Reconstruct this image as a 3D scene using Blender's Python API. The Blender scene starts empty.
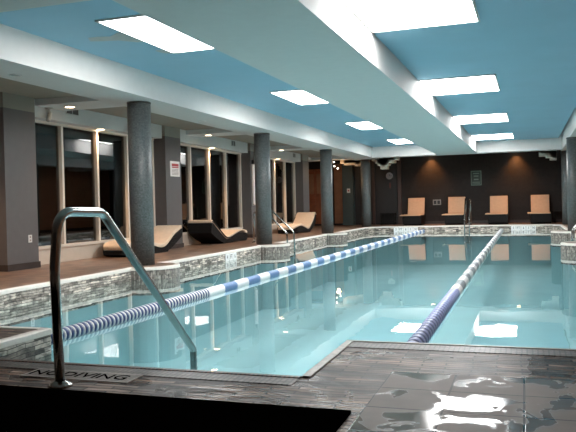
import bpy, bmesh, math, random
from mathutils import Vector, Matrix
from mathutils.geometry import tessellate_polygon
random.seed(7)
PI = math.pi
S = bpy.context.scene
COL = S.collection

# ------------------------------------------------------------------ materials
def mat(name):
    m = bpy.data.materials.new(name); m.use_nodes = True
    nt = m.node_tree; nt.nodes.clear()
    return m, nt
def N(nt, t, **kw):
    n = nt.nodes.new(t)
    for k, v in kw.items():
        if k in n.inputs: n.inputs[k].default_value = v
        else: setattr(n, k, v)
    return n
def L(nt, a, b): nt.links.new(a, b)
def c4(c): return (c[0], c[1], c[2], 1)
def simple(name, col, rough=.6, metal=0, spec=.5, noise=.0, nscale=8, bump=0, bscale=60):
    m, nt = mat(name)
    o = N(nt, 'ShaderNodeOutputMaterial'); p = N(nt, 'ShaderNodeBsdfPrincipled')
    p.inputs['Roughness'].default_value = rough; p.inputs['Metallic'].default_value = metal
    p.inputs['Specular IOR Level'].default_value = spec
    L(nt, p.outputs[0], o.inputs[0])
    tc = N(nt, 'ShaderNodeTexCoord')
    nz = N(nt, 'ShaderNodeTexNoise', Scale=nscale, Detail=4.0)
    L(nt, tc.outputs['Object'], nz.inputs['Vector'])
    r = N(nt, 'ShaderNodeValToRGB')
    r.color_ramp.elements[0].position = .3; r.color_ramp.elements[1].position = .7
    r.color_ramp.elements[0].color = c4([x*(1-noise) for x in col]); r.color_ramp.elements[1].color = c4([min(1, x*(1+noise)) for x in col])
    L(nt, nz.outputs['Fac'], r.inputs[0]); L(nt, r.outputs[0], p.inputs['Base Color'])
    if bump:
        n2 = N(nt, 'ShaderNodeTexNoise', Scale=bscale, Detail=3.0); L(nt, tc.outputs['Object'], n2.inputs['Vector'])
        b = N(nt, 'ShaderNodeBump', Strength=bump, Distance=.01); L(nt, n2.outputs['Fac'], b.inputs['Height']); L(nt, b.outputs[0], p.inputs['Normal'])
    return m
def emit(name, col, s):
    m, nt = mat(name); o = N(nt, 'ShaderNodeOutputMaterial'); e = N(nt, 'ShaderNodeEmission', Color=c4(col), Strength=s)
    L(nt, e.outputs[0], o.inputs[0]); return m
def bricks(name, c1, c2, mortar, bw, rh, ms, rough=.5, offset=.5, coord='UV', bump=.5, dist=.01, nstretch=1.0, noise=0.0, nscale=20, rot=0, spec=.5, wet=None, bias=0.0, warp=0.0, squash=1.0):
    m, nt = mat(name)
    o = N(nt, 'ShaderNodeOutputMaterial'); p = N(nt, 'ShaderNodeBsdfPrincipled', Roughness=rough)
    p.inputs['Specular IOR Level'].default_value = spec
    L(nt, p.outputs[0], o.inputs[0])
    tc = N(nt, 'ShaderNodeTexCoord'); mp = N(nt, 'ShaderNodeMapping'); mp.inputs['Rotation'].default_value = (0, 0, rot)
    L(nt, tc.outputs[coord], mp.inputs['Vector'])
    vec = mp.outputs[0]
    if warp:
        wn = N(nt, 'ShaderNodeTexNoise', Scale=3.0, Detail=2.0); L(nt, mp.outputs[0], wn.inputs['Vector'])
        vm = N(nt, 'ShaderNodeVectorMath', operation='SCALE'); L(nt, wn.outputs['Color'], vm.inputs[0]); vm.inputs['Scale'].default_value = warp
        va = N(nt, 'ShaderNodeVectorMath', operation='ADD'); L(nt, mp.outputs[0], va.inputs[0]); L(nt, vm.outputs[0], va.inputs[1]); vec = va.outputs[0]
    b = N(nt, 'ShaderNodeTexBrick', offset=offset, squash=squash)
    b.inputs['Color1'].default_value = c4(c1); b.inputs['Color2'].default_value = c4(c2); b.inputs['Mortar'].default_value = c4(mortar)
    b.inputs['Scale'].default_value = 1; b.inputs['Brick Width'].default_value = bw; b.inputs['Row Height'].default_value = rh
    b.inputs['Mortar Size'].default_value = ms; b.inputs['Mortar Smooth'].default_value = .1; b.inputs['Bias'].default_value = bias
    L(nt, vec, b.inputs['Vector'])
    nz = N(nt, 'ShaderNodeTexNoise', Scale=nscale, Detail=6.0)
    ms_ = N(nt, 'ShaderNodeMapping'); ms_.inputs['Scale'].default_value = (nstretch, 1, 1); L(nt, vec, ms_.inputs['Vector']); L(nt, ms_.outputs[0], nz.inputs['Vector'])
    mx = N(nt, 'ShaderNodeMix', data_type='RGBA', blend_type='MULTIPLY'); mx.inputs['Factor'].default_value = 1
    mr = N(nt, 'ShaderNodeMapRange'); mr.inputs['From Min'].default_value = .32; mr.inputs['From Max'].default_value = .68; mr.inputs['To Min'].default_value = max(0, 1-noise); mr.inputs['To Max'].default_value = 1+noise
    L(nt, nz.outputs['Fac'], mr.inputs['Value']); L(nt, b.outputs['Color'], mx.inputs['A']); L(nt, mr.outputs[0], mx.inputs['B'])
    L(nt, mx.outputs['Result'], p.inputs['Base Color'])
    ad = N(nt, 'ShaderNodeMath', operation='MULTIPLY_ADD'); ad.inputs[1].default_value = -1.0
    sc = N(nt, 'ShaderNodeMath', operation='MULTIPLY'); sc.inputs[1].default_value = .5
    L(nt, nz.outputs['Fac'], sc.inputs[0]); L(nt, b.outputs['Fac'], ad.inputs[0]); L(nt, sc.outputs[0], ad.inputs[2])
    bp = N(nt, 'ShaderNodeBump', Strength=bump, Distance=dist); L(nt, ad.outputs[0], bp.inputs['Height'])
    L(nt, bp.outputs[0], p.inputs['Normal'])
    if wet:   # puddles: low roughness where a broad noise is high
        wz = N(nt, 'ShaderNodeTexNoise', Scale=wet[0], Detail=3.0); wz.inputs['Distortion'].default_value = .8
        L(nt, tc.outputs['Object'], wz.inputs['Vector'])
        wr = N(nt, 'ShaderNodeMapRange'); wr.inputs['From Min'].default_value = wet[1]; wr.inputs['From Max'].default_value = wet[1]+.03
        wr.inputs['To Min'].default_value = rough; wr.inputs['To Max'].default_value = wet[2]
        L(nt, wz.outputs['Fac'], wr.inputs['Value']); L(nt, wr.outputs[0], p.inputs['Roughness'])
        ws = N(nt, 'ShaderNodeMapRange'); ws.inputs['From Min'].default_value = wet[1]; ws.inputs['From Max'].default_value = wet[1]+.03
        ws.inputs['To Min'].default_value = bump; ws.inputs['To Max'].default_value = bump*wet[3]
        L(nt, wz.outputs['Fac'], ws.inputs['Value']); L(nt, ws.outputs[0], bp.inputs['Strength'])
    return m

M = {}
M['white'] = simple('white_paint', (.62, .62, .605), .7, noise=.02)
M['trimwhite'] = simple('coping_white', (.78, .72, .66), .4, noise=.06, nscale=30)
M['blue'] = simple('blue_paint', (.29, .50, .63), .75, noise=.03, nscale=1.5)
M['taupe'] = simple('taupe_paint', (.27, .25, .21), .8, noise=.02)
M['grey'] = simple('grey_paint', (.115, .103, .10), .6, noise=.04)
M['greengrey'] = simple('green_grey_paint', (.06, .085, .085), .6, noise=.04)
M['cream'] = simple('cream_paint', (.62, .52, .42), .5, noise=.03)
M['mull'] = simple('cream_aluminium', (.72, .64, .55), .35, noise=.02)
M['darkbase'] = simple('dark_baseboard', (.035, .022, .018), .4, noise=.1)
M['darkwall'] = bricks('dark_brown_tile_wall', (.008, .0055, .0048), (.011, .0075, .0062), (.004, .003, .003), .6, .3, .006, .75, coord='UV', bump=.3, noise=.3, nscale=9)
M['darkpanel'] = simple('dark_panel', (.012, .009, .009), .5, noise=.1)
M['brownpanel'] = simple('brown_panel', (.05, .024, .018), .5, noise=.15)
M['tan'] = simple('tan_wood', (.30, .14, .075), .5, noise=.15, nscale=3)
M['redwood'] = simple('red_wood', (.26, .08, .035), .45, noise=.3, nscale=5)
M['darkceil'] = simple('dark_ceiling', (.02, .018, .018), .8)
M['col'] = bricks('blue_grey_mosaic', (.074, .084, .084), (.125, .138, .138), (.09, .10, .10), .03, .03, .002, .42, offset=0, coord='UV', bump=.25, dist=.003, noise=.3, nscale=45)
M['stone'] = bricks('ledger_stone', (.12, .095, .08), (.66, .57, .49), (.045, .038, .034), .2, .034, .0028, .55, coord='UV', bump=1, dist=.03, noise=.7, nscale=22, warp=.05, nstretch=.5)
M['stone2'] = bricks('upright_ledger_stone', (.15, .125, .11), (.44, .38, .33), (.06, .055, .05), .13, .026, .0025, .55, coord='UV', bump=1, dist=.03, noise=.5, nscale=24, rot=PI/2, warp=.02)
M['wood'] = bricks('brown_plank_tile', (.17, .10, .066), (.245, .15, .10), (.07, .042, .03), 1.2, .2, .004, .33, coord='Object', bump=.2, dist=.004, noise=.45, nscale=4, rot=PI/2)
M['slate'] = bricks('slate_ledger_floor', (.045, .030, .025), (.32, .225, .18), (.018, .012, .01), .26, .045, .005, .42, coord='Object', spec=.16, bump=1, dist=.03, noise=.95, nscale=13, warp=.06, nstretch=.28, wet=(2.0, .55, .24, 1.0))
M['tile'] = bricks('grey_foot_tile', (.165, .128, .108), (.205, .160, .137), (.015, .013, .012), .333, .333, .005, .6, offset=0, spec=.38, coord='UV', bump=.12, dist=.008, noise=.14, nscale=5, wet=(4.2, .53, .10, .8))
M['ribs'] = bricks('ribbed_mosaic_band', (.075, .058, .05), (.13, .10, .088), (.02, .016, .014), .03, .06, .005, .4, offset=0, coord='Object', bump=.7, dist=.006, noise=.3, nscale=20)
M['edge'] = bricks('red_brown_edge_tile', (.12, .045, .03), (.17, .07, .045), (.02, .012, .01), .025, .1, .005, .35, offset=0, coord='Object', bump=.5, dist=.004)
M['edgelight'] = simple('pale_edge', (.45, .40, .36), .4, noise=.2, nscale=25)
M['fieldlight'] = bricks('pale_mosaic', (.13, .10, .085), (.20, .16, .135), (.04, .03, .027), .02, .02, .002, .4, offset=0, coord='Object', bump=.3, dist=.003)
M['mat'] = simple('black_rubber', (.0011, .0009, .0008), 1.0, spec=0, noise=.3, nscale=40, bump=.4, bscale=200)
M['steel'] = simple('stainless', (.42, .43, .42), .17, metal=1, noise=.05)
M['steeldark'] = simple('dark_stainless', (.20, .19, .18), .25, metal=1, noise=.05)
M['plaster'] = simple('aqua_pool_plaster', (.40, .575, .60), .8, noise=.05, nscale=1.2)
M['floatblue'] = simple('float_blue', (.018, .045, .16), .35, noise=.05)
M['floatmid'] = simple('float_grey_blue', (.12, .22, .42), .35, noise=.05)
M['floatperi'] = simple('float_periwinkle', (.30, .34, .58), .38, noise=.05)
M['floatwhite'] = simple('float_white', (.80, .80, .80), .35, noise=.03)
M['floatgrey'] = simple('float_grey', (.22, .25, .28), .4, noise=.05)
M['rope'] = simple('rope_dark', (.03, .04, .08), .6)
M['cushion'] = simple('cream_cushion', (.74, .57, .42), .85, noise=.04, nscale=12, bump=.15)
M['cushion_dim'] = simple('dimmed_cream_cushion', (.56, .39, .26), .85, noise=.04, nscale=12, bump=.15)  # cream cushion with the far wall's dimmer, orange light put into its colour
M['wicker'] = simple('black_wicker', (.004, .0035, .0035), .6, spec=.25, noise=.3, nscale=90, bump=.6, bscale=140)
M['plastic'] = simple('white_plastic', (.75, .73, .70), .4)
M['signwhite'] = simple('sign_white', (.85, .78, .74), .4)
M['red'] = simple('sign_red', (.45, .02, .02), .4)
M['inkgrey'] = simple('sign_grey', (.30, .22, .20), .5)
M['black'] = simple('black_plastic', (.01, .01, .01), .4)
M['green'] = simple('dark_green', (.006, .03, .018), .35)
M['palegreen'] = simple('pale_green', (.10, .17, .13), .4)
M['markerwhite'] = simple('marker_tile_white', (.80, .79, .78), .3)
M['plate'] = simple('metal_plate', (.22, .20, .18), .35, metal=.6)
M['clockface'] = simple('clock_face', (.30, .28, .29), .4)
M['ventgrey'] = simple('vent_grey', (.14, .14, .13), .5)
M['corbel'] = simple('pale_plaster', (.68, .60, .50), .8, noise=.15, nscale=9)
M['patchpaint'] = simple('bare_plaster', (.42, .46, .46), .8, noise=.06)
M['panel'] = emit('panel_glow', (1.0, .985, .97), 24.0)
M['warmlens'] = emit('warm_lens', (1.0, .72, .45), 22.0)
M['bulb'] = emit('bulb_glow', (1.0, .85, .7), 8.0)
M['offlens'] = simple('unlit_lens', (.45, .44, .42), .3)

# water: a clear surface, mirror by Fresnel, faint aqua tint
m, nt = mat('pool_water')
o = N(nt, 'ShaderNodeOutputMaterial'); tr = N(nt, 'ShaderNodeBsdfTransparent'); tr.inputs[0].default_value = (.85, .955, .965, 1)
gl = N(nt, 'ShaderNodeBsdfAnisotropic' if False else 'ShaderNodeBsdfGlossy', Roughness=.012); gl.inputs['Color'].default_value = (1, 1, 1, 1)
fr = N(nt, 'ShaderNodeFresnel', IOR=1.33); mx = N(nt, 'ShaderNodeMixShader')
tc = N(nt, 'ShaderNodeTexCoord'); mp = N(nt, 'ShaderNodeMapping'); mp.inputs['Scale'].default_value = (1, 1, 1)
nz = N(nt, 'ShaderNodeTexNoise', Scale=1.6, Detail=2.0); n3 = N(nt, 'ShaderNodeTexNoise', Scale=9.0, Detail=1.0)
ad = N(nt, 'ShaderNodeMath', operation='MULTIPLY_ADD'); ad.inputs[1].default_value = .10
bp = N(nt, 'ShaderNodeBump', Strength=.35, Distance=.0035)
L(nt, tc.outputs['Object'], mp.inputs[0]); L(nt, mp.outputs[0], nz.inputs['Vector']); L(nt, mp.outputs[0], n3.inputs['Vector'])
L(nt, n3.outputs['Fac'], ad.inputs[0]); L(nt, nz.outputs['Fac'], ad.inputs[2]); L(nt, ad.outputs[0], bp.inputs['Height'])
L(nt, bp.outputs[0], gl.inputs['Normal'])
L(nt, fr.outputs[0], mx.inputs[0]); L(nt, tr.outputs[0], mx.inputs[1]); L(nt, gl.outputs[0], mx.inputs[2]); L(nt, mx.outputs[0], o.inputs[0])
M['water'] = m
# window glass: dark night glazing
m, nt = mat('window_glass')
o = N(nt, 'ShaderNodeOutputMaterial'); tr = N(nt, 'ShaderNodeBsdfTransparent'); tr.inputs[0].default_value = (.5, .5, .5, 1)
gl = N(nt, 'ShaderNodeBsdfGlossy', Roughness=.01); gl.inputs['Color'].default_value = (.9, .9, .9, 1)
fr = N(nt, 'ShaderNodeFresnel', IOR=1.75); mx = N(nt, 'ShaderNodeMixShader')
L(nt, fr.outputs[0], mx.inputs[0]); L(nt, tr.outputs[0], mx.inputs[1]); L(nt, gl.outputs[0], mx.inputs[2]); L(nt, mx.outputs[0], o.inputs[0])
M['glass'] = m

# ------------------------------------------------------------------ mesh helpers
def link(name, bm, material, parent=None, smooth=False, loc=None):
    me = bpy.data.meshes.new(name)
    bmesh.ops.recalc_face_normals(bm, faces=bm.faces[:])
    bm.to_mesh(me); bm.free()
    for mm in (material if isinstance(material, list) else [material]): me.materials.append(mm)
    if smooth:
        for p in me.polygons: p.use_smooth = True
    ob = bpy.data.objects.new(name, me); COL.objects.link(ob)
    if loc: ob.location = loc
    if parent: ob.parent = parent
    return ob
def box(bm, x0, x1, y0, y1, z0, z1, bevel=0, mi=0):
    r = bmesh.ops.create_cube(bm, size=1)
    bmesh.ops.scale(bm, vec=(abs(x1-x0), abs(y1-y0), abs(z1-z0)), verts=r['verts'])
    bmesh.ops.translate(bm, vec=((x0+x1)/2, (y0+y1)/2, (z0+z1)/2), verts=r['verts'])
    fs = {f for v in r['verts'] for f in v.link_faces}
    for f in fs: f.material_index = mi
    if bevel:
        es = list({e for v in r['verts'] for e in v.link_edges})
        bmesh.ops.bevel(bm, geom=es, offset=bevel, segments=2, affect='EDGES', profile=.6)
    return r['verts']
def boxes(name, material, lst, parent=None, bevel=0, loc=None):
    bm = bmesh.new()
    for b in lst: box(bm, *b, bevel=bevel)
    return link(name, bm, material, parent, loc=loc)
def struct(name, material, lst=None, bm=None, smooth=False, bevel=0):
    if bm is None: o = boxes(name, material, lst, bevel=bevel)
    else: o = link(name, bm, material, smooth=smooth)
    o['kind'] = 'structure'; return o
def skew(x, y): return x+.21*(y-4.9)/20.9
def skewob(ob, lo=-5.75, hi=1.1):
    for v in ob.data.vertices:
        if lo <= v.co.x <= hi: v.co.x = skew(v.co.x, max(4.9, v.co.y))
    return ob
def uvbox(ob, s=1.0):           # box-projected UVs in metres
    me = ob.data; uv = me.uv_layers.new(name='UVMap')
    for p in me.polygons:
        n = p.normal
        for li in p.loop_indices:
            c = me.vertices[me.loops[li].vertex_index].co
            if abs(n.z) > .7: u = (c.x, c.y)
            elif abs(n.x) > .7: u = (c.y, c.z)
            else: u = (c.x, c.z)
            uv.data[li].uv = (u[0]*s, u[1]*s)
    return ob
def empty(name, label, cat, loc=(0, 0, 0), rz=0, group=None):
    o = bpy.data.objects.new(name, None); COL.objects.link(o); o.location = loc; o.rotation_euler = (0, 0, rz)
    o.empty_display_size = .1; o['label'] = label; o['category'] = cat
    if group: o['group'] = group
    return o
def tag(o, label, cat, group=None):
    o['label'] = label; o['category'] = cat
    if group: o['group'] = group
    return o
def lathe(bm, prof, seg=24, uv=False, c=(0, 0), axis='z', cap=True):
    rings = []
    for r, z in prof:
        ring = []
        for i in range(seg):
            a = 2*PI*i/seg
            if axis == 'z': co = (c[0]+r*math.cos(a), c[1]+r*math.sin(a), z)
            elif axis == 'y': co = (c[0]+r*math.cos(a), z, c[1]+r*math.sin(a))
            else: co = (z, c[0]+r*math.cos(a), c[1]+r*math.sin(a))
            ring.append(bm.verts.new(co))
        rings.append(ring)
    lay = bm.loops.layers.uv.verify() if uv else None
    rm = max(p[0] for p in prof)
    for k in range(len(rings)-1):
        for i in range(seg):
            j = (i+1) % seg
            f = bm.faces.new((rings[k][i], rings[k][j], rings[k+1][j], rings[k+1][i])); f.smooth = True
            if uv:
                us = [i/seg*2*PI*rm, (i+1)/seg*2*PI*rm]
                for lp, (u, v) in zip(f.loops, ((us[0], prof[k][1]), (us[1], prof[k][1]), (us[1], prof[k+1][1]), (us[0], prof[k+1][1]))): lp[lay].uv = (u, v)
    if cap:
        bm.faces.new(rings[0]); bm.faces.new(rings[-1])
def fillet(pts, rad, n=8):
    out = [Vector(pts[0])]
    for i in range(1, len(pts)-1):
        p, a, b = Vector(pts[i]), Vector(pts[i-1]), Vector(pts[i+1])
        r = rad[i] if isinstance(rad, (list, tuple)) else rad
        u = (a-p); v = (b-p); ang = u.angle(v); d = min(r/math.tan(ang/2), u.length*.48, v.length*.48)
        s, e = p+u.normalized()*d, p+v.normalized()*d
        for k in range(n+1):
            t = k/n; out.append(s*(1-t)**2+p*2*t*(1-t)+e*t*t)
    out.append(Vector(pts[-1])); return out
def tube(bm, pts, r, seg=14, mi=0):
    pts = [Vector(p) for p in pts]; rings = []
    up = None
    for i, p in enumerate(pts):
        t = (pts[min(i+1, len(pts)-1)]-pts[max(i-1, 0)]).normalized()
        if up is None: up = t.orthogonal().normalized()
        up = (up-t*up.dot(t)).normalized(); s = t.cross(up)
        rings.append([bm.verts.new(p+up*r*math.cos(2*PI*k/seg)+s*r*math.sin(2*PI*k/seg)) for k in range(seg)])
    for a, b in zip(rings, rings[1:]):
        for k in range(seg):
            f = bm.faces.new((a[k], a[(k+1) % seg], b[(k+1) % seg], b[k])); f.smooth = True; f.material_index = mi
    bm.faces.new(rings[0]); bm.faces.new(rings[-1])
def copy_tree(o, parent=None):
    c = o.copy(); COL.objects.link(c)
    if parent is not None: c.parent = parent
    for ch in list(o.children): copy_tree(ch, c)
    return c
def words(name, s, size, material, loc, rot, parent=None, extr=.001, sx=1, align='CENTER'):
    cu = bpy.data.curves.new(name, 'FONT'); cu.body = s; cu.size = size; cu.extrude = extr; cu.align_x = align; cu.align_y = 'CENTER'; cu.resolution_u = 2
    t = bpy.data.objects.new(name+'_tmp', cu); COL.objects.link(t)
    bpy.context.view_layer.update()
    me = bpy.data.meshes.new_from_object(t.evaluated_get(bpy.context.evaluated_depsgraph_get()))
    bpy.data.objects.remove(t); bpy.data.curves.remove(cu)
    me.materials.clear(); me.materials.append(material)
    ob = bpy.data.objects.new(name, me); COL.objects.link(ob); ob.location = loc; ob.rotation_euler = rot; ob.scale = (sx, 1, 1)
    if parent: ob.parent = parent
    return ob

# ------------------------------------------------------------------ layout (metres; X across the pool, Y along it, Z up, deck at 0)
ZS = 2.60          # soffits
ZB = 2.99          # blue recesses
XL, XR = -5.66, 1.16
YN, YN2, YF = 4.48, 3.48, 26.7
BX0, BX1 = -3.44, -1.12
WZ = -.19
CY = [4.3, 9.93, 15.48, 21.1, 26.8]          # column rows
XWL, XWR = -7.72, 3.25
YB, YBACK = 29.0, -2.5

def bump_arc(cx, cy, r, side, n=14):
    """points of a half round bay protruding from the long pool edge, in order of rising Y"""
    out = []
    for k in range(n+1):
        a = -PI/2 + PI*k/n
        out.append((cx+side*r*math.cos(a), cy+r*math.sin(a)))
    return out
edge = []                                  # pool outline, clockwise from the near left corner seen from above
edge += [(XL, YN)]
for cy in CY[1:4]:
    edge += [(XL, cy-.72)] + bump_arc(XL-.03, cy-.08, .50, 1) + [(XL, cy+.72)]
edge += [(XL+.02, 25.6), (XL+.25, 26.35), (XL+.7, YF-.12), (-3.25, YF-.12), (-3.25, YF), (.95, YF), (.95, YF-.3), (XR, YF-.6)]
rb = []
for cy in CY[1:4]:
    rb += [(XR, cy-.72)] + bump_arc(XR+.03, cy-.08, .50, -1) + [(XR, cy+.72)]
edge += rb[::-1]
edge += [(XR, YN), (BX1, YN), (BX1, YN2), (BX0, YN2), (BX0, YN)]

def poly_flat(name, outer, holes, z, material, flip=False):
    loops = [[Vector((x, y, 0)) for x, y in outer]] + [[Vector((x, y, 0)) for x, y in h] for h in holes]
    flat = [v for l in loops for v in l]
    bm = bmesh.new(); vs = [bm.verts.new((v.x, v.y, z)) for v in flat]
    for t in tessellate_polygon(loops):
        try: bm.faces.new([vs[i] for i in t])
        except ValueError: pass
    for f in bm.faces:
        f.normal_update()
        if f.normal.z < 0: f.normal_flip()
    me = bpy.data.meshes.new(name); bm.to_mesh(me); bm.free(); me.materials.append(material)
    ob = bpy.data.objects.new(name, me); COL.objects.link(ob); ob['kind'] = 'structure'
    return ob
def strip(name, pts, z0, z1, material, closed=True, off=0.0, thick=0.0):
    """upright band following a line, UV in metres along it"""
    bm = bmesh.new(); lay = bm.loops.layers.uv.verify()
    n = len(pts); d = 0; segs = n if closed else n-1
    for i in range(segs):
        a, b = pts[i], pts[(i+1) % n]; l = math.dist(a, b)
        vs = [bm.verts.new((a[0], a[1], z0)), bm.verts.new((b[0], b[1], z0)), bm.verts.new((b[0], b[1], z1)), bm.verts.new((a[0], a[1], z1))]
        f = bm.faces.new(vs)
        for lp, uv in zip(f.loops, ((d, z0), (d+l, z0), (d+l, z1), (d, z1))): lp[lay].uv = uv
        d += l
    me = bpy.data.meshes.new(name); bm.to_mesh(me); bm.free(); me.materials.append(material)
    ob = bpy.data.objects.new(name, me); COL.objects.link(ob); ob['kind'] = 'structure'; return ob

# floors --------------------------------------------------------------
far_pool = [p for p in edge]
YS = 5.6
# wooden-look deck beyond YS
fe = [(XL, YS)] + edge[1:]
cut = [p for p in edge if p[1] > YS-.01]
outer = [(-9.8, YB+.1), (-9.8, YS), (XL, YS)] + cut + [(XR, YS), (XWR, YS), (XWR, YB+.1)]
poly_flat('floor', outer, [], 0, M['wood'])
near = [(XWL-.2, YS), (XWL-.2, YBACK), (XWR, YBACK), (XWR, YS), (XR, YS), (XR, YN), (BX1, YN), (BX1, YN2), (BX0, YN2), (BX0, YN), (XL, YN), (XL, YS)]
poly_flat('floor', near, [], 0, M['slate'])
# big grey tiles laid in the near right
ft = struct('floor', M['tile'], [(-.682, XWR-.01, YBACK, 3.70, -.02, .004)]); uvbox(ft)
for d in ft.data.uv_layers[0].data: d.uv = (d.uv[0]+.682-.333*0, d.uv[1]-3.70+.333*30)
# pool shell
strip('wall_pool_stone', edge, -.42, -.035, M['stone'])
strip('wall_pool_plaster', edge, -1.45, -.42, M['plaster'])
poly_flat('floor_pool', edge, [], -1.45, M['plaster'])
struct('trim_entry_steps', M['plaster'], [(BX0, BX1, YN2, YN2+.34, -1.45, -.42), (BX0, BX1, YN2+.34, YN2+.68, -1.45, -.68), (BX0, BX1, YN2+.68, YN2+1.0, -1.45, -.95)])
w = poly_flat('pool_water', edge, [], WZ, M['water']); del w['kind']; w['kind'] = 'stuff'
w['label'] = 'still clear aqua water filling the indoor swimming pool'; w['category'] = 'water'
# coping nosing along the far, left and right edges; dark tile edge at the near deck
def coping(name, pts, material, closed=False, wdt=.07, z0=-.04, z1=.008, out=.008):
    bm = bmesh.new(); n = len(pts); P = [Vector((x, y, 0)) for x, y in pts]; prof = []
    for i, p in enumerate(P):
        a = P[(i-1) % n] if (closed or i > 0) else None; b = P[(i+1) % n] if (closed or i < n-1) else None
        d1 = (p-a).normalized() if a is not None and (p-a).length > 1e-5 else None
        d2 = (b-p).normalized() if b is not None and (b-p).length > 1e-5 else None
        d1 = d1 or d2; d2 = d2 or d1
        nn1 = Vector((-d1.y, d1.x, 0)); nn2 = Vector((-d2.y, d2.x, 0)); nn = (nn1+nn2).normalized(); k = 1/max(.45, nn.dot(nn1))
        prof.append([bm.verts.new(p+nn*k*s+Vector((0, 0, z))) for s, z in ((-out, z0), (-out, z1-.01), (-out+.01, z1), (wdt, z1), (wdt, z0))])
    for i in range(n if closed else n-1):
        A, B = prof[i], prof[(i+1) % n]
        for k in range(5): bm.faces.new((A[k], A[(k+1) % 5], B[(k+1) % 5], B[k]))
    return struct(name, material, bm=bm)
# outline runs so that land lies to its left
idx_r = edge.index((XR, YN))
coping('trim_1', edge[:idx_r+1], M['trimwhite'])
nr = edge[idx_r:]
coping('trim_2', [(XR, YN), (BX1, YN)], M['edgelight'], wdt=.03)
coping('trim_3', [(BX1, YN), (BX1, YN2)], M['edgelight'], wdt=.05)
coping('trim_4', [(BX1, YN2), (BX0, YN2)], M['edge'], wdt=.035)
coping('trim_5', [(BX0, YN2), (BX0, YN), (XL, YN)], M['trimwhite'], wdt=.06)
struct('trim_6', M['ribs'], [(BX1-.0, XWR, YN-.20, YN-.035, -.01, .004), (BX0-.5, BX1-.0, YN2-.17, YN2-.04, -.01, .004)])
# underwater light line on the pool's far end is only a reflection: nothing to build

# NO DIVING mosaic set into the near deck ----------------------------------
nd = empty('no_diving_inlay', 'NO DIVING spelled in dark mosaic letters inside a pale outlined box on the near deck', 'floor marking', (-2.295, 3.235, 0))
bm = bmesh.new()
for b in ((-.335, .335, -.085, -.077, 0, .0052), (-.335, .335, .077, .085, 0, .0052), (-.335, -.327, -.077, .077, 0, .0052), (.327, .335, -.077, .077, 0, .0052)): box(bm, *b)
link('outline', bm, M['edgelight'], nd)
boxes('field', M['fieldlight'], [(-.327, .327, -.077, .077, 0, .0044)], nd)
words('letters', 'NO', .125, M['mat'], (-.225, 0, .006), (0, 0, 0), nd, sx=.98)
words('letters', 'DIVING', .125, M['mat'], (.085, 0, .006), (0, 0, 0), nd, sx=.98)

# rubber mat --------------------------------------------------------------
bm = bmesh.new(); box(bm, -5.2, -.72, 1.1, 2.93, .0, .014, bevel=.004)
tag(link('rubber_mat', bm, M['mat']), 'black rubber mat lying on the wet slate deck at the bottom left', 'mat')

# walls --------------------------------------------------------------------
bw = struct('wall_far', M['darkwall'], [(-4.82, XWR+.2, YB, YB+.15, 0, 3.2)]); uvbox(bw)
struct('wall_far', M['darkpanel'], [(-9.9, -4.82, YB+.12, YB+.27, 0, 3.2)])
struct('trim_7', M['brownpanel'], [(-4.95, -4.80, YB-.06, YB+.12, 0, 3.0), (-6.02, -5.93, YB+.02, YB+.12, 0, 3.0)])
struct('wall_far', M['grey'], [(-5.78, -5.0, YB+.06, YB+.12, .3, 2.5)]).data.materials[0] = M['darkpanel']
struct('wall_alcove', M['greengrey'], [(-7.25, -6.80, YB-.25, YB+.12, 0, 2.62)])
struct('trim_8', M['tan'], [(-7.66, -7.27, YB-.02, YB+.12, .08, 2.6)])
struct('wall_alcove', M['darkpanel'], [(-9.95, -9.8, 24.4, YB+.2, 0, 3.2), (-9.9, -7.73, 24.3, 24.42, 0, 3.2)])
struct('baseboard_far', M['darkbase'], [(-4.8, XWR, YB-.015, YB, 0, .12)])
struct('wall_back', M['grey'], [(XWL-.3, XWR+.2, YBACK-.15, YBACK, 0, 3.3)])
struct('wall_right', M['tan'], [(XWR, XWR+.15, YBACK, YB, 0, 3.2)])
struct('baseboard_right', M['darkbase'], [(XWR-.015, XWR, YBACK, YB, 0, .12)])

# left wall of windows between pilasters
PW = .72
PY = [-1.35, 3.65, 8.65, 13.65, 18.65, 23.65]
XP = -7.38
for i, y in enumerate(PY):
    struct('wall_left', M['grey'], [(XWL-.15, XP, y, y+PW, 0, 2.47)])
    struct('baseboard_left', M['darkbase'], [(XWL, XP+.018, y-.018, y+PW+.018, 0, .10)])
struct('wall_left', M['white'], [(XWL-.15, -7.45, YBACK, 24.4, 2.42, 2.74)])
struct('wall_left', M['taupe'], [(-7.45, XP, y, y+PW, 2.47, 2.74) for y in PY])
struct('wall_left', M['grey'], [(XWL-.15, XWL, YBACK, PY[0], 0, 2.42)])
wn = 0
for i in range(5):
    y0, y1 = PY[i]+PW, PY[i+1]
    wn += 1
    sill = struct('wall_left', M['cream'], [(XWL-.12, XWL+.04, y0, y1, 0, .26)])
    fr = boxes('window_%d' % wn, M['mull'], [(XWL-.06, XWL+.07, y0, y1, .26, .31), (XWL-.06, XWL+.07, y0, y1, 2.38, 2.43)])
    fr['kind'] = 'structure'
    nb = 4; wd = (y1-y0)/nb
    for k in range(nb+1):
        yy = y0+k*wd; yy = min(max(yy, y0+.03), y1-.03)
        boxes('mullion', M['mull'], [(XWL-.05, XWL+.06, yy-.028, yy+.028, .31, 2.38)], fr)
        if k < nb:
            boxes('pane', M['glass'], [(XWL-.012, XWL-.004, yy+.028, y0+(k+1)*wd-.028, .31, 2.38)], fr)
# dim terrace outside the glass
struct('floor_terrace', M['slate'], [(-14, XWL-.16, -4, 24.2, -.3, -.02)])
struct('wall_terrace', M['grey'], [(-14.2, -14, -4, 24.2, -.3, 3.4)])

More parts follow.
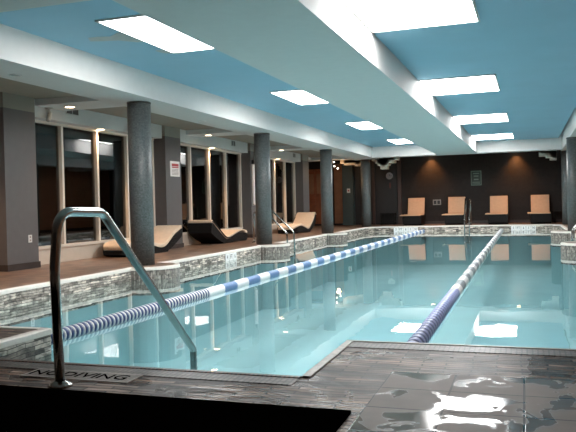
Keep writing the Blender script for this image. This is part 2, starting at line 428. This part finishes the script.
# ------------------------------------------------------------------ ceiling
BL0, BL1 = -6.24, -5.54      # beam over the left columns
MB0, MB1 = -3.15, -1.76      # wide centre beam
BR0, BR1 = 1.04, 1.74        # beam over the right columns
YC0, YC1 = 4.93, 25.75
struct('ceiling', M['blue'], [(BL1-.1, MB0+.1, YC0-.1, YC1+.1, ZB, ZB+.1), (MB1-.1, BR0+.1, YC0-.1, YC1+.1, ZB, ZB+.1)])
struct('ceiling', M['white'], [(BL0, BL1, YBACK, 26.9, ZS, ZB+.2)])
struct('ceiling', M['white'], [(BR0, BR1, YBACK, 26.9, ZS, ZB+.2)])
struct('ceiling', M['white'], [(MB0, MB1, YC0, YC1, ZS, ZB)])
struct('ceiling', M['white'], [(BL1, BR0, YC1, 26.3, ZS, ZB+.2)])
struct('ceiling', M['white'], [(BL1, BR0, YBACK, YC0, ZS, ZB+.2)])
struct('ceiling', M['darkceil'], [(-9.9, XWR+.1, 26.9, YB+.2, 2.9, 3.1), (BL1, BR0, 26.3, 26.9, 2.9, 3.1)])
# coffered deck ceilings both sides
struct('ceiling', M['taupe'], [(-9.9, BL0, YBACK, 26.9, 2.70, 2.9), (BR1, XWR+.2, YBACK, 26.9, 2.70, 2.9)])
LY = [-1.2, 4.3, 9.83, 15.17, 20.45, 26.2]
for y in LY:
    struct('ceiling', M['white'], [((-9.8 if y > 24 else -7.45), BL0, y-.37, y+.37, ZS, 2.74), (BR1, XWR, y-.37, y+.37, ZS, 2.74)])
struct('ceiling', M['white'], [(-9.9, XWL, 24.4, 26.23, 2.60, 2.70)])
for o_ in list(bpy.data.objects):
    if o_.name.startswith('ceiling') and o_.type == 'MESH' and o_.get('kind') == 'structure': skewob(o_)
# patch of bare plaster by the first light
def flatpoly(bm, pts, z0, z1):
    a = [bm.verts.new((x, y, z0)) for x, y in pts]; b = [bm.verts.new((x, y, z1)) for x, y in pts]
    bm.faces.new(a); bm.faces.new(b[::-1])
    for i in range(len(pts)):
        j = (i+1) % len(pts); bm.faces.new((a[i], a[j], b[j], b[i]))
bm = bmesh.new()
flatpoly(bm, [(-5.06, 7.51), (-4.99, 7.36), (-4.86, 7.36), (-4.71, 7.41), (-4.53, 7.28), (-4.37, 7.28), (-4.37, 7.85), (-4.56, 7.79), (-4.72, 7.61), (-4.90, 7.57)], ZB-.004, ZB)
flatpoly(bm, [(-4.60, 8.31), (-4.36, 8.25), (-4.23, 8.45), (-4.27, 8.55), (-4.47, 8.58), (-4.58, 8.45)], ZB-.004, ZB)
struct('ceiling', M['patchpaint'], bm=bm)

# light panels ---------------------------------------------------------------
def light_panel(x0, x1, y0, y1, label):
    cx, cy = (x0+x1)/2, (y0+y1)/2; a, b = (x1-x0)/2, (y1-y0)/2
    t = empty('ceiling_light_panel', label, 'ceiling light', (skew(cx, cy), cy, ZB-.02), rz=-.010, group='bright square light panels in the blue ceiling')
    boxes('frame', M['white'], [(-a, a, -b, -b+.025, 0, .02), (-a, a, b-.025, b, 0, .02), (-a, -a+.025, -b+.025, b-.025, 0, .02), (a-.025, a, -b+.025, b-.025, 0, .02)], t)
    boxes('diffuser', M['panel'], [(-a+.025, a-.025, -b+.025, b-.025, .004, .018)], t)
    return t
ords = ['nearest the camera', 'second from the camera', 'third from the camera', 'farthest from the camera']
LP = [(6.7, 8.47), (12.14, 13.93), (17.6, 19.4), (23.0, 24.76)]
for k, (a, b) in enumerate(LP):
    light_panel(-4.47, MB0-.003, a, b, 'glowing white ceiling panel in the left blue recess, '+ords[k])
for k, (a, b) in enumerate(LP):
    light_panel(MB1+.003, -.485, a, b, 'glowing white ceiling panel in the right blue recess, '+ords[k])

# downlights
def spot(parent, z, col, power, size=1.5, blend=.7, r=.04):
    l = bpy.data.lights.new('bulb', 'SPOT'); l.color = col; l.energy = power; l.spot_size = size; l.spot_blend = blend; l.shadow_soft_size = r
    o = bpy.data.objects.new('bulb', l); COL.objects.link(o); o.parent = parent; o.location = (0, 0, z); return o
def downlight(x, y, z, label, power=60, lit=True, r=.075, group=None, size=2.2, col=(1, .62, .36), blend=.7):
    t = empty('recessed_downlight', label, 'ceiling light', (x, y, z), group=group)
    bm = bmesh.new(); lathe(bm, [(r, 0), (r+.018, -.002), (r+.018, -.008), (r, -.008)], 24, cap=False); link('trim_ring', bm, M['plastic'], t, True)
    bm = bmesh.new(); lathe(bm, [(r, -.003), (r*.5, -.006), (.001, -.007)], 24); link('lens', bm, M['warmlens'] if lit else M['offlens'], t, True)
    if lit: spot(t, -.03, col, power, size, blend)
    return t
g = 'warm round downlights over the left deck'
wh = {2: 'above the left deck before the nearest column, on the cross beam', 3: 'above the loungers left of the second column', 4: 'above the far lounger left of the third column'}
for i, y in enumerate(LY[:-1]):
    downlight(-7.05, y, ZS, 'lit warm downlight '+wh.get(i, 'over the near left deck behind the view'), 60, group=g, size=1.5)
wl = {2: 'grazing the window mullion left of the nearest column', 3: 'grazing the windows behind the black lounger', 4: 'grazing the windows behind the farthest lounger'}
for i, y in enumerate([2.3, 7.4, 11.5, 16.5, 21.6]):
    downlight(-7.57, y, 2.42, 'lit warm downlight '+wl.get(i, 'grazing the near windows outside the view'), 110, group=g, size=1.9)
for i, y in enumerate([7.25, 12.6, 18.1, 23.5]):
    downlight(-5.98, y, ZS, ['unlit round fitting under the left beam, nearest the camera', 'unlit round fitting under the left beam past the nearest column', 'unlit round fitting under the left beam between second and third columns', 'unlit round fitting under the left beam by the farthest column'][i], lit=False, r=.06, group='unlit round fittings under the left beam')
for i, (x, lab) in enumerate([(-3.57, 'left lit downlight washing the dark far wall above the lounge chairs'), (-.28, 'right lit downlight washing the dark far wall above the lounge chairs')]):
    downlight(x, YB-.22, 2.9, lab, 230, group='warm wall washers on the far wall', size=1.6, col=(1, .40, .13), blend=1.0)
for i, x in enumerate([-4.2, -2.5, -.9, .6]):
    t = downlight(x, 27.75, 2.9, ['leftmost', 'second from left', 'third from left', 'rightmost'][i]+' warm downlight hidden behind the far ceiling edge above the lounge chairs', 6, group='downlights over the far deck', size=1.7)
for i, y in enumerate(LY[:-1]):
    downlight(2.6, y, ZS, 'lit warm downlight over the right deck, outside the view', 40, group='warm round downlights over the right deck')

# small glowing lamps at the alcove
tr_ = empty('track_lamp_bar', 'short ceiling bar with three small glowing bulbs just right of the third column', 'ceiling light', (-6.86, 26.2, 2.60))
boxes('bar', M['black'], [(-.10, .22, -.02, .02, -.02, .0)], tr_)
for k, (dx, dz) in enumerate([(-.06, -.08), (-.04, -.24), (.09, -.33)]):
    bm = bmesh.new(); lathe(bm, [(.006, -.02), (.006, dz+.025)], 8); link('stem', bm, M['black'], tr_, True).location = (dx, 0, 0)
    bm = bmesh.new(); lathe(bm, [(.008, dz+.025), (.024, dz+.018), (.031, dz), (.024, dz-.02), (.001, dz-.03)], 16); b = link('bulb_globe', bm, M['bulb'], tr_, True); b.location = (dx, 0, 0)
o = bpy.data.lights.new('bulb', 'POINT'); o.color = (1, .6, .3); o.energy = 16; o.shadow_soft_size = .06
lo = bpy.data.objects.new('bulb', o); COL.objects.link(lo); lo.parent = tr_; lo.location = (-.1, .5, -.45)

# ------------------------------------------------------------------ columns
names = {(0, 1): 'blue-grey mosaic column nearest the camera on the left pool edge', (0, 2): 'second blue-grey mosaic column from the left, beside the pool ladder',
         (0, 3): 'blue-grey mosaic column third along the left pool edge', (0, 4): 'blue-grey mosaic column farthest away on the left pool edge',
         (1, 3): 'blue-grey mosaic column at the right edge of the view beside the pool', (1, 4): 'blue-grey mosaic column partly hidden behind the right-hand column'}
first = None
for s, cx in ((0, -5.82), (1, 1.32)):
    for i, cy in enumerate(CY):
        lab = names.get((s, i), 'blue-grey mosaic column on the near deck, outside the view' if i == 0 else 'blue-grey mosaic column on the right pool edge, outside the view')
        if s == 0 and i == 0: continue
        if first is None:
            t = empty('mosaic_column', lab, 'column', (cx, cy, 0), group='round mosaic columns along the pool')
            bm = bmesh.new(); lathe(bm, [(.185, .0), (.185, ZS)], 40, uv=True); link('shaft', bm, M['col'], t)
            bm = bmesh.new(); lathe(bm, [(.187, ZS-.03), (.190, ZS-.025), (.190, ZS)], 40, uv=True); link('top_collar', bm, M['steeldark'], t)
            first = t
        else:
            t = copy_tree(first); t.location = (cx+(.13 if (s, i) == (1, 4) else 0), cy, 0); t['label'] = lab

# ------------------------------------------------------------------ near handrail
hr = empty('pool_handrail', 'large stainless handrail bent over the entry steps in the left foreground', 'handrail', (-2.27, 3.02, 0))
bm = bmesh.new()
pts = fillet([(0, 0, 0), (0, -.02, .60), (-.0, .02, .895), (0, .42, .885), (0, 1.52, -.12), (0, 1.53, -.75)], [0, .3, .13, .13, .04, 0], 10)
tube(bm, pts, .0255, 20); link('rail_tube', bm, M['steel'], hr)
bm = bmesh.new(); lathe(bm, [(.028, .0), (.062, .0), (.062, .010), (.045, .020), (.03, .028), (.027, .03)], 28, cap=False); link('base_flange', bm, M['steel'], hr, True)

# ladders ---------------------------------------------------------------
def ladder(name_label, loc, rz, dirn=1, half=.27, hs=1.0):
    t = empty('pool_ladder', name_label, 'ladder', loc, rz, group='stainless pool ladders')
    for s in (-1, 1):
        bm = bmesh.new()
        p = fillet([(-.42, s*half, 0), (-.42, s*half, .74*hs), (-.16, s*half, .80*hs), (.44, s*half, .22), (.46, s*half, -.70)], [0, .12, .14, .14, 0], 8)
        tube(bm, p, .021, 14); link('side_rail', bm, M['steel'], t)
        bm = bmesh.new(); lathe(bm, [(.022, 0), (.05, 0), (.05, .01), (.03, .02), (.022, .02)], 20, c=(-.42, s*half), cap=False); link('flange', bm, M['steel'], t, True)
    for z in (-.32, -.62):
        boxes('tread', M['steel'], [(.42, .50, -half, half, z-.015, z+.015)], t, bevel=.005)
    return t
ladder('stainless ladder rails on the left pool edge behind the second column', (-5.93, 16.45, 0), 0)
ladder('stainless ladder rails at the right pool edge cut off by the photo border', (1.42, 16.3, 0), PI)
# narrow frame at the far end: rails run along the view
ladder('stainless ladder rails at the far pool end in front of a lounge chair', (-2.02, 27.0, 0), -PI/2, half=.085, hs=1.27)

# ------------------------------------------------------------------ lane ropes
def float_mesh(mt, r, ln, fins=True):
    bm = bmesh.new(); h = ln/2
    if ln == .109:
        lathe(bm, [(r*.55, -h), (r*.93, -h), (r, -h+.012), (r, h-.042)], 18, axis='y', cap=False); n0 = len(bm.faces)
        lathe(bm, [(r*.99, h-.042), (r*.93, h), (r*.55, h)], 18, axis='y', cap=False); bm.faces.ensure_lookup_table()
        for f in bm.faces[n0:]: f.material_index = 1
        me = bpy.data.meshes.new('float'); bm.to_mesh(me); bm.free(); me.materials.append(mt); me.materials.append(M['rope']); return me
    lathe(bm, [(r*.55, -h), (r*.93, -h), (r, -h+ln*.12), (r, h-ln*.12), (r*.93, h), (r*.55, h)], 18, axis='y')
    me = bpy.data.meshes.new('float'); bm.to_mesh(me); bm.free(); me.materials.append(mt); return me
def many(bm, y, mt_i, r, ln):
    n0 = len(bm.faces); h = ln/2
    lathe(bm, [(r*.55, y-h), (r*.93, y-h), (r, y-h+ln*.12), (r, y+h-ln*.12), (r*.93, y+h), (r*.55, y+h)], 12, axis='y')
    bm.faces.ensure_lookup_table()
    for f in bm.faces[n0:]: f.material_index = mt_i
def lane(label, x, xf, y0, y1, pitch, r, pattern, mats, zc):
    t = empty('lane_rope', label, 'lane rope', (x, y0, zc), math.atan2(-(xf-x), y1-y0), group='floating lane ropes')
    ln = math.hypot(xf-x, y1-y0)
    bm = bmesh.new(); tube(bm, [(0, -(y0-YN)+.02 if False else 0, 0), (0, ln, 0)], r*.5, 10); link('cable', bm, M['rope'], t)
    meshes = {}; k = 0; y = pitch/2; rest = bmesh.new()
    while y < ln-pitch:
        c, l = pattern(y0+y, k)
        if k < 100:
            key = (c, l)
            if key not in meshes: meshes[key] = float_mesh(mats[c], r, l)
            o = bpy.data.objects.new('float', meshes[key]); COL.objects.link(o); o.parent = t; o.location = (0, y, 0)
        else: many(rest, y, c, r, l)
        y += pitch; k += 1
    o = link('float_row', rest, mats, t); o['kind'] = 'stuff'
    return t
# left rope: close set navy discs between white ones, then white and blue blocks
def pat_l(Y, k):
    if Y < 7.95: return ((0, .030) if k % 2 == 0 else (1, .020))
    b = int((Y-7.95)/.42)
    return ((1, .032) if b % 2 == 0 else (2, .032))
lane('lane rope on the left with close navy and white discs near the handrail', -3.80, -3.60, YN+.06, 26.5, .034, .062, pat_l, [M['floatblue'], M['floatwhite'], M['floatmid']], WZ+.02)
def pat_r(Y, k):
    if Y < 8.35: return (0, .109)
    b = int((Y-8.35)/.45)
    return ((1, .120) if b % 2 == 0 else (2, .120))
lane('lane rope on the right with a periwinkle near end, running from the near deck', -.79, -.80, YN+.06, 26.5, .124, .066, pat_r, [M['floatperi'], M['floatwhite'], M['floatgrey']], WZ+.02)

# ------------------------------------------------------------------ depth markers
def marker(label, loc, rz, cols, tw=.175):
    t = empty('depth_marker', label, 'depth marker', loc, rz, group='white depth markers on the pool wall')
    n = len(cols); 
    for k, ch in enumerate(cols):
        x = (k-(n-1)/2)*tw
        p = boxes('tile', M['markerwhite'], [(x-tw/2+.006, x+tw/2-.006, -.012, 0, -.19, -.042)], t, bevel=.002)
        if ch.strip(): words('character', ch, .125, M['black'], (x, -.0135, -.115), (PI/2, 0, 0), p, sx=.85 if len(ch) < 3 else .55)
    return t
marker('white depth marker reading 3 FT 6 IN on the far pool wall, left', (-4.27, YF-.122, 0), 0, ['3', 'FT', '6', 'I', 'N'], .185)
marker('white depth marker 3 FT 6 IN on the far wall, right of the lane rope', (-.05, YF-.002, 0), 0, ['3', 'FT', '6', 'I', 'N'], .172)
marker('white depth marker on the left pool wall between the first two columns', (XL+.002, 13.1, 0), PI/2, ['4', 'FT', '6'], .19)

# dark recessed blocks beside the first round bay
for cy in CY[1:4]:
    pts = bump_arc(XL-.03, cy-.08, .503, 1); strip('wall_bay_stone', pts, -.42, -.035, M['stone2'], closed=False)
    pts = bump_arc(XR+.03, cy-.08, .503, -1)
    strip('wall_bay_stone', pts, -.42, -.035, M['stone2'], closed=False)

# ------------------------------------------------------------------ loungers
def ribbon(bm, prof, x0, x1, thick, bevel=.02):
    """solid slab following a (y, z) profile, its underside 'thick' below measured square to it"""
    n = len(prof); P = [Vector((0, y, z)) for y, z in prof]; rows = []
    for i, p in enumerate(P):
        t = (P[min(i+1, n-1)]-P[max(i-1, 0)]).normalized(); nn = Vector((0, -t.z, t.y))
        q = p-nn*(thick[i] if isinstance(thick, list) else thick)
        rows.append([bm.verts.new((x0, p.y, p.z)), bm.verts.new((x1, p.y, p.z)), bm.verts.new((x1, q.y, q.z)), bm.verts.new((x0, q.y, q.z))])
    for A, B in zip(rows, rows[1:]):
        for k in range(4): bm.faces.new((A[k], A[(k+1) % 4], B[(k+1) % 4], B[k]))
    bm.faces.new(rows[0]); bm.faces.new(rows[-1][::-1])
    if bevel:
        bmesh.ops.recalc_face_normals(bm, faces=bm.faces[:])
        es = [e for e in bm.edges if len(e.link_faces) == 2 and e.calc_face_angle(0) > .8]
        bmesh.ops.bevel(bm, geom=es, offset=bevel, segments=3, affect='EDGES', profile=.6)
def smoothprof(pts, n=6):
    out = []
    P = [pts[0]]+list(pts)+[pts[-1]]
    for i in range(1, len(P)-2):
        for k in range(n):
            t = k/n; r = []
            for c in (0, 1):
                a, b, cc, d = P[i-1][c], P[i][c], P[i+1][c], P[i+2][c]
                r.append(.5*((2*b)+(-a+cc)*t+(2*a-5*b+4*cc-d)*t*t+(-a+3*b-3*cc+d)*t**3))
            out.append(tuple(r))
    out.append(tuple(pts[-1])); return out
def wave_lounger(label, loc, rz, w=.62, ln=2.1, hz=.54):
    t = empty('wave_lounger', label, 'lounger', loc, rz, group='low wave shaped loungers by the windows')
    f = ln/2.1
    prof = smoothprof([(0, .19), (.12*f, .25), (.38*f, .295), (.62*f, .30), (.9*f, .25), (1.15*f, .19), (1.34*f, .18), (1.5*f, .24), (1.75*f, .40), (2.02*f, hz-.02), (2.1*f, hz)])
    bm = bmesh.new(); ribbon(bm, prof, -w/2, w/2, .075, .022)
    # round the foot end in plan
    for v in bm.verts:
        if v.co.y < .35:
            k = math.sqrt(max(0, 1-((.35-v.co.y)/.36)**2)); v.co.x *= (.45+.55*k)
    link('cushion', bm, M['cushion'], t, True)
    base = [(y+.01, z-.076) for y, z in prof]
    low = []
    bm = bmesh.new(); n = len(base); rows = []
    for i, (y, z) in enumerate(base):
        u = y/(2.1*f); zl = .0 + (.0 if u < .0 else 0) + .03*max(0, math.sin(u*PI*2))
        if u > .72: zl = .03+(u-.72)**1.3*1.35
        if u < .12: zl = .05*(1-u/.12)
        zl = min(zl, z-.03); ww = w/2+.012
        if y < .35: ww *= (.45+.55*math.sqrt(max(0, 1-((.35-y)/.36)**2)))
        rows.append([bm.verts.new((-ww, y, z)), bm.verts.new((ww, y, z)), bm.verts.new((ww*.94, y, zl)), bm.verts.new((-ww*.94, y, zl))])
    for A, B in zip(rows, rows[1:]):
        for k in range(4): bm.faces.new((A[k], A[(k+1) % 4], B[(k+1) % 4], B[k]))
    bm.faces.new(rows[0]); bm.faces.new(rows[-1][::-1])
    link('wicker_base', bm, M['wicker'], t)
    bm = bmesh.new()
    tube(bm, [(x*(w/2+.02), y-.01, z-.045) for x, (y, z) in zip([-1]*len(prof), prof) if y > .4], .013, 8); link('rim', bm, M['wicker'], t)
    return t
wave_lounger('cream cushioned wave lounger behind the nearest column, foot end towards the camera', (-7.30, 11.35, 0), 0, .6, 2.25, .53)
wave_lounger('black wicker wave lounger turned with its dark back to the camera', (-7.30, 17.55, 0), PI, .62, 2.45, .60)
wave_lounger('cream cushioned wave lounger between the second and third columns', (-7.15, 20.9, 0), 0, .66, 2.35, .64)

def lounge_chair(label, loc, w=.67, rz=0):
    t = empty('lounge_chair', label, 'lounge chair', loc, rz, group='orange lit cream lounge chairs along the far wall')
    # seat runs towards the camera (-y), back leans on the wall side
    bm = bmesh.new(); ribbon(bm, smoothprof([(-1.15, .40), (-.8, .42), (-.35, .405), (-.02, .42)]), -w/2-.13, w/2, .028, .01)
    link('seat_cushion', bm, M['cushion_dim'], t, True)
    bm = bmesh.new(); ribbon(bm, smoothprof([(-.02, .42), (.05, .62), (.14, .86), (.20, 1.08)]), -w/2, w/2, .06, .02)
    link('back_cushion', bm, M['cushion_dim'], t, True)
    bm = bmesh.new(); box(bm, -w/2-.03, w/2+.03, -1.10, -.02, .04, .375, bevel=.03); box(bm, -w/2-.02, w/2+.02, -.95, -.1, 0, .05)
    link('wicker_base', bm, M['wicker'], t)
    bm = bmesh.new(); ribbon(bm, smoothprof([(.03, .30), (.11, .62), (.20, .88), (.265, 1.11)]), -w/2-.035, w/2+.035, .05, .015)
    link('back_frame', bm, M['wicker'], t)
    return t
XC = [(-4.17, 'leftmost cream lounge chair at the far wall, beneath the left wall washer'), (-2.56, 'cream lounge chair at the far wall behind the narrow ladder rails'),
      (-.95, 'cream lounge chair at the far wall just right of the green notice'), (.57, 'rightmost cream lounge chair at the far wall')]
for x, lab in XC: lounge_chair(lab, (x, 28.6, 0))

# dark side table far left
t = empty('low_table', 'small dark low table against the far wall under the clock', 'table', (-5.32, 28.75, 0))
boxes('table_top', M['wicker'], [(-.30, .30, -.22, .22, .44, .49)], t, bevel=.008)
for a in (-1, 1):
    for b in (-1, 1): boxes('leg', M['wicker'], [(a*.26-.025, a*.26+.025, b*.18-.025, b*.18+.025, 0, .44)], t)
boxes('shelf', M['wicker'], [(-.27, .27, -.19, .19, .12, .15)], t)
t = empty('low_table', 'small dark side table right of the rightmost lounge chair', 'table', (1.26, 28.7, 0))
boxes('table_top', M['wicker'], [(-.20, .20, -.2, .2, .40, .44)], t, bevel=.008)
for a in (-1, 1):
    for b in (-1, 1): boxes('leg', M['wicker'], [(a*.17-.02, a*.17+.02, b*.17-.02, b*.17+.02, 0, .40)], t)

# ------------------------------------------------------------------ wall items
# clock
t = empty('wall_clock', 'round grey wall clock on the dark far wall left of the chairs', 'clock', (-5.30, YB+.06, 2.02))
bm = bmesh.new(); lathe(bm, [(.15, 0), (.175, -.01), (.175, -.035), (.15, -.045), (.145, -.02)], 32, axis='y', cap=False); link('rim', bm, M['black'], t, True)
bm = bmesh.new(); lathe(bm, [(.148, -.012), (.148, -.02)], 32, axis='y'); link('face', bm, M['clockface'], t)
boxes('hour_hand', M['black'], [(-.008, .008, -.026, -.022, -.01, .08)], t)
boxes('minute_hand', M['black'], [(-.01, .11, -.028, -.024, -.006, .006)], t)
bm = bmesh.new()
for k in range(12):
    a = k*PI/6; box(bm, .125*math.sin(a)-.005, .125*math.sin(a)+.005, -.024, -.020, .125*math.cos(a)-.008, .125*math.cos(a)+.008)
link('hour_marks', bm, M['plastic'], t)
t = empty('wall_thermometer', 'small dark red plaque hanging just below the wall clock', 'thermometer', (-5.28, YB+.06, 1.62))
boxes('plate', M['brownpanel'], [(-.04, .04, -.02, 0, -.14, .14)], t, bevel=.004); boxes('scale', M['red'], [(-.006, .006, -.024, -.02, -.10, .10)], t)

# green notice
t = empty('framed_notice', 'framed dark green notice on the far wall between the wall washers', 'sign', (-1.81, YB, 1.81))
boxes('frame', M['palegreen'], [(-.20, .20, -.03, 0, .265, .29), (-.20, .20, -.03, 0, -.29, -.265), (-.20, -.18, -.03, 0, -.265, .265), (.18, .20, -.03, 0, -.265, .265)], t)
boxes('sheet', M['green'], [(-.18, .18, -.015, 0, -.265, .265)], t)
boxes('text_lines', M['palegreen'], [(-.12, .12, -.018, -.015, .17, .20), (-.09, .09, -.018, -.015, .06, .10), (-.09, .09, -.018, -.015, -.08, -.03), (-.15, .15, -.018, -.015, -.18, -.15), (-.15, .15, -.018, -.015, -.235, -.215)], t)
# outlet plate on far wall
t = empty('wall_outlet', 'metal double outlet plate low on the far wall between two lounge chairs', 'outlet', (-3.37, YB, .88))
boxes('plate', M['plate'], [(-.16, .16, -.02, 0, -.11, .11)], t, bevel=.005)
boxes('socket', M['black'], [(-.125, -.02, -.024, -.02, -.07, .07)], t); boxes('socket', M['black'], [(.02, .125, -.024, -.02, -.07, .07)], t)
# outlet on first pilaster
t = empty('wall_outlet', 'white outlet low on the nearest grey pilaster', 'outlet', (XP, 9.17, .47))
boxes('plate', M['plastic'], [(0, .008, -.042, .042, -.06, .06)], t, bevel=.003)
for z in (-.025, .025): boxes('socket', M['inkgrey'], [(.008, .010, -.015, .015, z-.012, z+.012)], t)
# switch on alcove pilaster
t = empty('light_switch', 'small switch plate on the dark green pilaster between third and farthest columns', 'switch', (-6.98, YB-.25, 1.45))
boxes('plate', M['plastic'], [(-.07, .07, -.01, 0, -.09, .09)], t, bevel=.003); boxes('toggle', M['red'], [(-.03, .03, -.018, -.01, -.03, .03)], t)
# warning sign on pilaster 2
t = empty('warning_sign', 'white sign with a red heading on the second grey pilaster', 'sign', (XP, 14.07, 1.77))
boxes('board', M['signwhite'], [(0, .008, -.22, .22, -.17, .17)], t, bevel=.002)
boxes('heading', M['red'], [(.008, .0095, -.15, .17, .055, .115), (.008, .0095, -.15, .17, .02, .045)], t)
boxes('text_lines', M['inkgrey'], [(.008, .0095, -.15, .16, z, z+.012) for z in (-.015, -.045, -.075, -.105, -.135)], t)
# rescue pole hanging on pilaster 3
t = empty('rescue_pole', 'pale upright rescue tube hung on the pilaster behind the second column', 'rescue tube', (XP+.03, 18.78, 0))
bm = bmesh.new(); tube(bm, [(0, 0, .92), (0, 0, 1.0), (0, 0, 2.02), (0, 0, 2.1)], .05, 14); link('tube', bm, M['signwhite'], t)
bm = bmesh.new(); lathe(bm, [(.02, 2.1), (.045, 2.12), (.045, 2.2), (.02, 2.23)], 16); link('hanger', bm, M['black'], t, True)
# vents above windows
def vent(label, y, z, w=.34, h=.13):
    t = empty('wall_vent', label, 'vent', (-7.45, y, z), group='grey louvred vents above the windows')
    boxes('backing', M['ventgrey'], [(0, .006, -w/2, w/2, -h/2, h/2)], t)
    boxes('frame', M['white'], [(0, .014, -w/2-.01, w/2+.01, h/2, h/2+.012), (0, .014, -w/2-.01, w/2+.01, -h/2-.012, -h/2), (0, .014, -w/2-.01, -w/2, -h/2, h/2), (0, .014, w/2, w/2+.01, -h/2, h/2), (0, .012, -.006, .006, -h/2, h/2)], t)
    for k in range(5): boxes('slat', M['grey'], [(.006, .012, -w/2, w/2, -h/2+.012+k*.025, -h/2+.018+k*.025)], t)
vent('louvred vent above the windows left of the nearest column', 10.45, 2.64)
vent('louvred vent above the windows left of the second column', 17.6, 2.61, .26)
vent('slim dark vent above the windows near the warning sign', 15.2, 2.65, .35, .04)
vent('louvred vent above the windows left of the third column', 22.9, 2.60, .26)
# small camera
t = empty('security_camera', 'small pale camera on a ceiling bracket above the leftmost window', 'camera', (-7.40, 9.75, ZS))
bm = bmesh.new(); lathe(bm, [(.07, 0), (.07, -.015), (.02, -.025), (.012, -.10)], 20); link('mount', bm, M['offlens'], t, True)
bm = bmesh.new(); lathe(bm, [(.03, -.09), (.036, -.08), (.036, .09), (.025, .10)], 18, axis='y'); o = link('housing', bm, M['offlens'], t, True); o.location = (0, 0, -.15); o.rotation_euler = (math.radians(55), 0, .3)
# stepped plaster corbels under the far soffit
def corbel(label, x0, steps):
    bm = bmesh.new()
    for (a, b, z) in steps: box(bm, x0+a, x0+b, 27.1, 27.5, z, 2.9, bevel=.015)
    return tag(link('stepped_corbel', bm, M['corbel']), label, 'corbel', 'pale stepped corbels under the far ceiling')
corbel('pale stepped corbel under the far ceiling above the wall clock', 0, [(-5.63, -4.60, 2.55), (-5.50, -4.72, 2.45), (-5.42, -4.95, 2.36), (-5.30, -5.02, 2.22)])
corbel('pale stepped corbel under the far ceiling beside the right-hand column', 0, [(.53, 1.13, 2.56), (.53, .84, 2.46), (.76, 1.13, 2.40), (.90, 1.13, 2.31)])
corbel('pale stepped corbel under the far ceiling left of the farthest column', 0, [(-6.9, -5.95, 2.5), (-6.75, -6.1, 2.44), (-6.3, -6.0, 2.38)])
# red wooden cabinet in the alcove
t = empty('wooden_cabinet', 'tall reddish wooden cabinet in the alcove left of the third column', 'cabinet', (-8.35, 28.7, 0))
boxes('body', M['redwood'], [(-.42, .30, 0, .38, 0, 2.4)], t)
for x0, x1 in ((-.40, -.07), (-.05, .28)):
    d = boxes('door', M['redwood'], [(x0, x1, -.025, 0, .1, 1.2)], t, bevel=.006); 
    d2 = boxes('door', M['redwood'], [(x0, x1, -.025, 0, 1.24, 2.34)], t, bevel=.006)
    boxes('door_panel', M['tan'], [(x0+.05, x1-.05, -.032, -.025, 1.35, 2.2)], d2, bevel=.004)
boxes('base', M['darkbase'], [(-.42, .3, -.01, .38, 0, .08)], t)

# ------------------------------------------------------------------ world, camera, colour
w = bpy.data.worlds.new('world'); S.world = w; w.use_nodes = True
bg = w.node_tree.nodes['Background']; bg.inputs[0].default_value = (.5, .55, .7, 1); bg.inputs[1].default_value = .02

yaw, pit, rol, f = math.radians(18.62), math.radians(-.874), math.radians(-1.34), 702.5
fwd = Vector((-math.sin(yaw)*math.cos(pit), math.cos(yaw)*math.cos(pit), math.sin(pit)))
right = Vector((math.cos(yaw), math.sin(yaw), 0)); up = right.cross(fwd)
r2 = math.cos(rol)*right+math.sin(rol)*up; u2 = -math.sin(rol)*right+math.cos(rol)*up
cam = bpy.data.cameras.new('camera'); co = bpy.data.objects.new('camera', cam); COL.objects.link(co)
mtx = Matrix((r2, u2, -fwd)).transposed().to_4x4(); mtx.translation = Vector((0, 0, .9)); co.matrix_world = mtx
cam.sensor_fit = 'HORIZONTAL'; cam.sensor_width = 36; cam.lens = f/576*36; cam.clip_start = .05; cam.clip_end = 200
S.camera = co
S.view_settings.view_transform = 'Standard'; S.view_settings.look = 'None'; S.view_settings.gamma = 1; S.view_settings.use_curve_mapping = False
S.view_settings.exposure = 0.0
